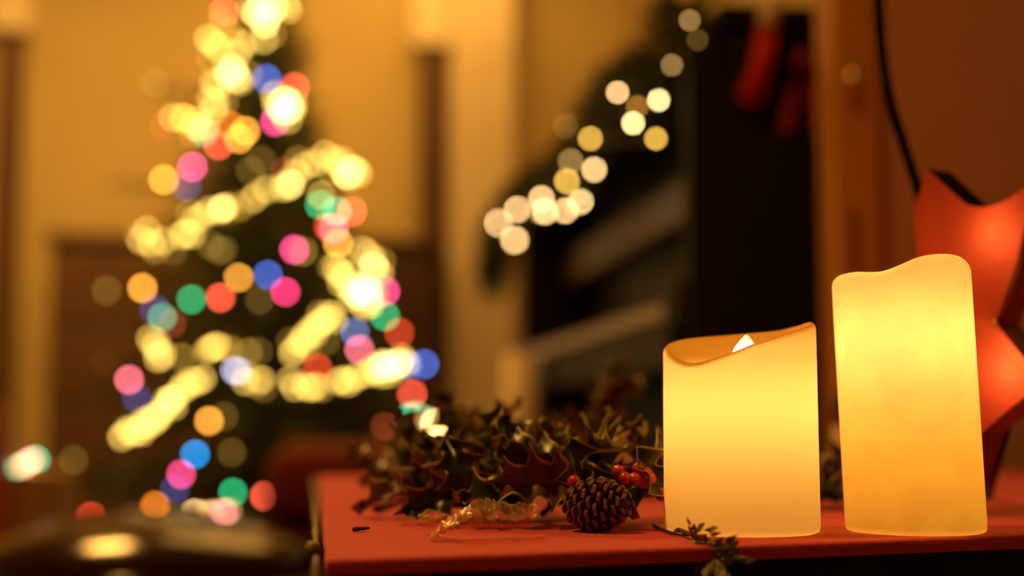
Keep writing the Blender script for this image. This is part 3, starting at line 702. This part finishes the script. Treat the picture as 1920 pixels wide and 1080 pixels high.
bb.lathe([(.0034 * math.sin(R(a)) * (1 + .02 * math.sin(a)), -.0034 * math.cos(R(a))) for a in (6, 30, 55, 80, 105, 130, 155, 174)], n=nB)
BERRY = mesh('berry', bb.v, bb.f, M['berry'], None, True)
bb = MB(); bb.lathe([(.0002, -.0036), (.0008, -.0036), (.0009, -.0032), (.0003, -.003)], n=8); CALYX = mesh('calyx', bb.v, bb.f, M['berry_end'], None, True)
rl = random.Random(11)
def place_leaf(par, base, p, d, up, m):
    d = d.normalized(); y = up.cross(d); y = y.normalized() if y.length > 1e-4 else d.orthogonal().normalized(); zc_ = d.cross(y)
    o = link('leaf', m, par)
    mloc = Matrix(((d.x, y.x, zc_.x, p.x - base.x), (d.y, y.y, zc_.y, p.y - base.y), (d.z, y.z, zc_.z, p.z - base.z), (0, 0, 0, 1)))
    # keep the leaf above the cloth
    lo = min((mloc @ v.co).z for v in m.vertices) + base.z
    if lo < TZ + .0008: mloc[2][3] += TZ + .0008 - lo
    o.matrix_local = mloc
    return o
def sprig(label, stem, nleaf, berries=(), dry=.15, spread=1.0, big=1.0, name='holly_sprig', group=None, extra=()):
    sp = spline([P(*s) for s in stem], 6); base = sp[0].copy()
    for p in sp: p.z = max(p.z, TZ + .0025)
    base = sp[0].copy()
    T = thing(name, label, 'holly', base, group)
    b = MB(); b.tube([p - base for p in sp], [.0018 - .0009 * i / len(sp) for i in range(len(sp))], 7); b.build('stem', M['twig'], T, True)
    for i in range(nleaf):
        t = .05 + .95 * (i + rl.random() * .5) / nleaf; k = min(len(sp) - 2, int(t * (len(sp) - 1)))
        p = sp[k]; ax = (sp[k + 1] - sp[k]).normalized()
        rad = Vector((rl.uniform(-1, 1), rl.uniform(-1, 1), rl.uniform(-.35, .9)))
        d = (ax * .55 + rad * spread).normalized()
        if p.z + d.z * .045 < TZ + .004: d.z = max(d.z, (TZ + .004 - p.z) / .045); d.normalize()
        up = Vector((rl.uniform(-.7, .7), rl.uniform(-.9, .5), 1))
        u = rl.random(); m = rl.choice(LD) if u < dry else (LY[0] if u < dry + .08 else rl.choice(LM))
        place_leaf(T, base, p, d, up, m)
    for (p, d, up, m) in extra: place_leaf(T, base, p, d, up, m)
    for (x, y, Z, ax) in berries:
        p = P(x, y, Z); o = link('berry', BERRY, T, p - base); o.rotation_euler = ax
        o2 = link('calyx', CALYX, o)
        b = MB(); k = min(range(len(sp)), key=lambda i: (sp[i] - p).length); b.tube([sp[k] - base, (sp[k] + p) / 2 - base + Vector((0, 0, -.002)), p - base], .0006, 5); b.build('berry_stalk', M['twig'], T)
    return T
def LF(x0, y0, Z0, x1, y1, Z1, up, m):   # leaf from a base pixel to a tip pixel
    a, c = P(x0, y0, Z0), P(x1, y1, Z1); return (a, c - a, Vector(up), m)
back_up = Vector((0, -1, .25))
sprig('dark holly sprig at the far corner of the pile over the bare cloth', [(715, 905, 1.02), (790, 862, 1.0), (880, 806, 1.0)], 15, dry=.2)
sprig('holly sprig with brown leaves lying in the middle of the pile', [(745, 930, .92), (830, 880, .92), (930, 830, .92)], 15, dry=.3)
sprig('low holly sprig with its stem end beside the cellophane scrap', [(790, 962, .77), (870, 915, .78), (970, 880, .79)], 12, dry=.25,
      extra=[LF(838, 905, .73, 858, 968, .725, (0, -1, .1), LM[1]), LF(900, 905, .74, 800, 945, .73, (.1, -.8, .4), LM[2])])
sprig('holly sprig with tall spiny leaf points above the cone', [(905, 968, .75), (985, 915, .745), (1085, 862, .75)], 8, dry=.15,
      extra=[LF(1085, 885, .715, 965, 845, .715, (0, -.35, 1), LM[0]), LF(1115, 905, .70, 985, 905, .70, (0, -1, .25), LD[1]), LF(1090, 862, .74, 950, 850, .75, (0, .6, 1), LD[0]),
             LF(1000, 950, .70, 880, 935, .70, (0, -.6, .8), LM[3])])
sprig('yellowing holly sprig with curled leaves directly behind the cone', [(1015, 965, .75), (1085, 905, .745), (1150, 850, .75)], 8, dry=.1,
      extra=[LF(1080, 850, .725, 1165, 840, .735, (0, -.5, 1), LY[0]), LF(1100, 868, .71, 1130, 905, .70, (.3, -1, .2), LM[4]), LF(1065, 890, .70, 1080, 960, .695, (.4, -1, 0), LM[5])])
sprig('holly sprig with a cluster of red berries beside the short candle', [(1120, 975, .735), (1175, 930, .73), (1240, 880, .74)], 8, dry=.15,
      berries=[(1160, 884, .684, (1.2, 0, .3)), (1171, 897, .682, (1.5, .4, .2)), (1197, 880, .69, (1.2, .3, 0)), (1212, 888, .686, (1.6, -.3, .3)), (1218, 897, .683, (1.3, .1, -.4)), (1190, 899, .682, (1.6, .2, .1)), (1203, 903, .684, (1.4, 0, 0)), (1076, 903, .685, (1.5, 0, .4)), (1240, 927, .685, (1.5, 0, .4))],
      extra=[LF(1185, 925, .69, 1225, 975, .685, (.5, -1, .2), LM[2]), LF(1200, 905, .70, 1255, 875, .70, (0, -.6, 1), LM[3])])
sprig('holly sprig lying between and behind the two candles', [(1470, 945, .86), (1540, 925, .85), (1600, 900, .86)], 9, dry=.1)
sprig('upright holly sprig standing loosely behind the berries', [(1090, 912, 1.10), (1120, 822, 1.055), (1140, 745, 1.05)], 11, dry=.3, spread=.8)
# short cut branch behind the berries
r_ = .0155; p0, p1 = P(1108, 870, .985), P(1252, 868, .985); p0.z = p1.z = TZ + r_ * 1.02
q = Vector((p0.x, p0.y, TZ)); b = MB()
b.tube([p0 - q, p0.lerp(p1, .3) - q, p0.lerp(p1, .7) - q, p1 - q], [r_, r_ * 1.02, r_ * .99, r_ * .97], 18)
tag(b.build('cut_branch', M['cutwood'], None, True, q), 'short pale cut branch lying on the cloth behind the berries', 'branch')
# pine cone
cc = P(1122, 945, .672); cc.z = TZ + .0128
T = thing('pine_cone', 'brown pine cone lying on the cloth in front of the holly', 'pine cone', cc)
T.scale = (.62, .62, .62); L_, Rm = .056, .0205
axd = (RGT * .80 + FWD * -.55 + Vector((0, 0, .12))).normalized()
qr = axd.to_track_quat('Z', 'Y')
b = MB(); b.lathe([(.002, -L_ / 2), (.009, -L_ * .4), (.0105, -.005), (.007, L_ * .3), (.001, L_ / 2)], n=10); co = b.build('core', M['cone'], T, True); co.rotation_mode = 'QUATERNION'; co.rotation_quaternion = qr
sc_v = [(-.0022, -.0006, 0), (.0022, -.0006, 0), (.0022, .0006, 0), (-.0022, .0006, 0),
        (-.0048, -.0010, .009), (.0048, -.0010, .009), (.0048, .0012, .009), (-.0048, .0012, .009),
        (-.0034, -.0006, .0125), (.0034, -.0006, .0125), (.0034, .0022, .0122), (-.0034, .0022, .0122), (0, .0012, .0138)]
sc_f = [(0, 1, 5, 4), (1, 2, 6, 5), (2, 3, 7, 6), (3, 0, 4, 7), (4, 5, 9, 8), (5, 6, 10, 9), (6, 7, 11, 10), (7, 4, 8, 11), (8, 9, 12), (9, 10, 12), (10, 11, 12), (11, 8, 12), (0, 3, 2, 1)]
SCM = mesh('scale', sc_v, sc_f, [M['cone'], M['cone_tip']], [0, 0, 0, 0, 0, 0, 1, 0, 1, 1, 1, 1, 0], False)
nS = 92
for i in range(nS):
    t = i / (nS - 1); a = i * R(137.5); zz = -L_ * .47 + t * L_ * .96
    rr = Rm * (math.sin(math.pi * (.13 + .80 * t)) ** .75); el = R(-28 + 100 * t ** 1.4)
    outd = Vector((math.cos(a), math.sin(a), 0)); d = outd * math.cos(el) + Vector((0, 0, 1)) * math.sin(el)
    side = Vector((-math.sin(a), math.cos(a), 0)); nrm_ = d.cross(side)
    tipp = outd * rr + Vector((0, 0, zz)); p = tipp - d * .0125
    s_ = .72 + .38 * math.sin(math.pi * (.15 + .75 * t))
    m4 = Matrix(((side.x * s_, -nrm_.x * s_, d.x, p.x), (side.y * s_, -nrm_.y * s_, d.y, p.y), (side.z * s_, -nrm_.z * s_, d.z, p.z), (0, 0, 0, 1)))
    o = link('scale', SCM, T); o.matrix_local = qr.to_matrix().to_4x4() @ m4
# crumpled translucent cellophane scrap
nm = bpy.data.materials.new('amber_cellophane'); nm.use_nodes = True; nt = nm.node_tree; bs = nt.nodes['Principled BSDF']
bs.inputs['Base Color'].default_value = (.62, .36, .17, 1); bs.inputs['Roughness'].default_value = .22; bs.inputs['Specular IOR Level'].default_value = .8
tr = nt.nodes.new('ShaderNodeBsdfTransparent'); tr.inputs[0].default_value = (.95, .75, .55, 1)
nz = nt.nodes.new('ShaderNodeTexNoise'); nz.inputs['Scale'].default_value = 130
tcn = nt.nodes.new('ShaderNodeTexCoord'); nt.links.new(tcn.outputs['Object'], nz.inputs['Vector'])
mr = nt.nodes.new('ShaderNodeMapRange'); mr.inputs[1].default_value = .35; mr.inputs[2].default_value = .7; mr.inputs[3].default_value = .2; mr.inputs[4].default_value = .8
nt.links.new(nz.outputs['Fac'], mr.inputs[0])
mx = nt.nodes.new('ShaderNodeMixShader'); nt.links.new(mr.outputs[0], mx.inputs[0]); nt.links.new(tr.outputs[0], mx.inputs[1]); nt.links.new(bs.outputs[0], mx.inputs[2]); nt.links.new(mx.outputs[0], nt.nodes['Material Output'].inputs[0])
topc_ = spline([P(804, 1004, .625), P(838, 972, .63), (P(880, 944, .635)), P(920, 936, .64), P(955, 942, .64), P(1005, 944, .645)], 8)
botc_ = spline([P(815, 1006, .622), P(846, 992, .624), P(890, 990, .625), P(925, 991, .627), P(960, 992, .63), P(1000, 990, .632)], 8)
V = []; nk = 8; n_ = len(topc_)
for i in range(n_):
    for j in range(nk + 1):
        t = j / nk; p = topc_[i].lerp(botc_[i], t) + FWD * (-.010 * math.sin(math.pi * t)) + Vector((rl.uniform(-1, 1), rl.uniform(-1, 1), rl.uniform(-1, 1))) * .0011
        p.z = max(p.z, TZ + .0006); V.append(p)
b = MB(); b.add(V, [(i * (nk + 1) + j, (i + 1) * (nk + 1) + j, (i + 1) * (nk + 1) + j + 1, i * (nk + 1) + j + 1) for i in range(n_ - 1) for j in range(nk)])
tw = spline([P(787, 968, .66), P(815, 975, .64), P(838, 972, .63)], 5); b.tube(tw, [.0012, .0012, .0016, .0018, .0018, .002, .002, .002, .002, .0022, .0022], 7)
o0 = P(900, 980, .63); o0.z = TZ
for v in b.v: v -= o0
tag(b.build('cellophane_scrap', nm, None, True, o0), 'crumpled amber cellophane scrap lying in front of the holly', 'cellophane')
# twigs
def twig(label, pts, r0):
    p = spline([P(*s) for s in pts], 5)
    for v in p: v.z = max(v.z, TZ + r0 + .0003)
    b = MB(); q_ = p[0].copy(); b.tube([v - q_ for v in p], [r0 * (1 - .5 * i / len(p)) for i in range(len(p))], 7)
    return tag(b.build('twig', M['twig'], None, True, q_), label, 'twig')
def tz(x, y): return x, y, depth(on_z(x, y, TZ))
twig('tiny dark twig fragment alone on the bare red cloth', [tz(664, 999), tz(680, 997), tz(692, 996)], .0012)
twig('dark twig poking out of the pile onto the red cloth', [tz(704, 962), tz(735, 952), tz(790, 938)], .0022)
twig('thin dry stem under the edge of the short candle', [tz(1225, 990), tz(1262, 1005), tz(1292, 1009)], .0009)
# cypress sprig hanging over the front edge
base = on_z(1268, 1000, TZ) + Vector((0, 0, .002)); tipz = P(1352, 1052, .592)
sp = spline([base, on_z(1296, 1016, TZ) + Vector((0, 0, .003)), P(1322, 1030, .600), tipz], 6)
T = thing('cypress_sprig', 'small olive cypress sprig hanging over the front edge of the cloth', 'greenery', base)
b = MB(); b.tube([p - base for p in sp], [.0011 - .0006 * i / len(sp) for i in range(len(sp))], 6); b.build('stem', M['twig'], T)
fv = MB()
fv.add([(-.0011, 0, .0002), (.0011, 0, .0002), (.0016, .003, .0008), (0, .0068, .0001), (-.0016, .003, .0008), (0, .003, -.0004)], [(0, 1, 5), (1, 2, 5), (2, 3, 5), (3, 4, 5), (4, 0, 5), (0, 4, 3, 2, 1)])
FRM = mesh('leaflet', fv.v, fv.f, M['cypress'])
for i in range(6, len(sp)):
    ax = (sp[min(i + 1, len(sp) - 1)] - sp[i - 1]).normalized()
    for s_ in (-1, 1):
        for e_ in range(3):
            side = ax.cross(FWD).normalized() * s_
            dd = (ax * .7 + side * .8 - FWD * .2 + Vector((rl.uniform(-.3, .3), rl.uniform(-.3, .3), rl.uniform(-.3, .3)))).normalized()
            pp = sp[i] + dd * .0042 * e_; up = Vector((rl.uniform(-1, 1), -1, rl.uniform(-1, 1))); x_ = dd.cross(up).normalized(); z_ = x_.cross(dd)
            o = link('leaflet', FRM, T); q_ = pp - base
            o.matrix_local = Matrix(((x_.x, dd.x, z_.x, q_.x), (x_.y, dd.y, z_.y, q_.y), (x_.z, dd.z, z_.z, q_.z), (0, 0, 0, 1)))
# little turned ornament half hidden behind the tall candle
bz = on_z(1582, 905, TZ); Z = depth(bz); s = Z / F
T = thing('wooden_ornament', 'small painted wooden figure half hidden behind the tall candle', 'ornament', bz)
b = MB(); b.lathe([(.008, 0), (.0095, .004), (.008, 60 * s * .9)], n=16); b.build('base', M['orange_paint'], T, True)
b = MB(); b.lathe([(.0075, 54 * s), (.0082, 70 * s), (.0078, 100 * s), (.004, 108 * s)], n=16); b.build('body', M['cream'], T, True)
b = MB(); b.lathe([(.004, 106 * s), (.0088, 116 * s), (.0085, 160 * s), (.005, 168 * s)], n=16); b.build('coat', M['olive_paint'], T, True)
b = MB(); b.lathe([(.002, 166 * s), (.0065, 178 * s), (.0055, 192 * s), (.001, 198 * s)], n=16); b.build('head', M['orange_paint'], T, True)
# made-up fixtures around the unseen lights added above the view
M_DIFF = glow('lamp_diffuser_glow', ADDED_LIGHT, 1.6)  # weak glow added so the fixture discs look lit
for (x, y, r_, lb) in ((.22, 4.55, .67, 'above the dresser'), (-.85, 3.8, .24, 'beside the christmas tree'), (-.7, .75, .19, 'nearer the table')):
    T = thing('ceiling_lamp', 'round brass ceiling lamp ' + lb, 'lamp', (x, y, H))
    b = MB(); b.lathe([(r_ + .02, -.06), (r_ + .02, 0), (r_, 0), (r_, -.06)], n=32)
    b.build('rim', M['brass'], T, True)
    b = MB(); b.lathe([(r_ - .005, -.068), (r_ - .005, -.0605)], n=32); b.build('diffuser', M_DIFF, T)
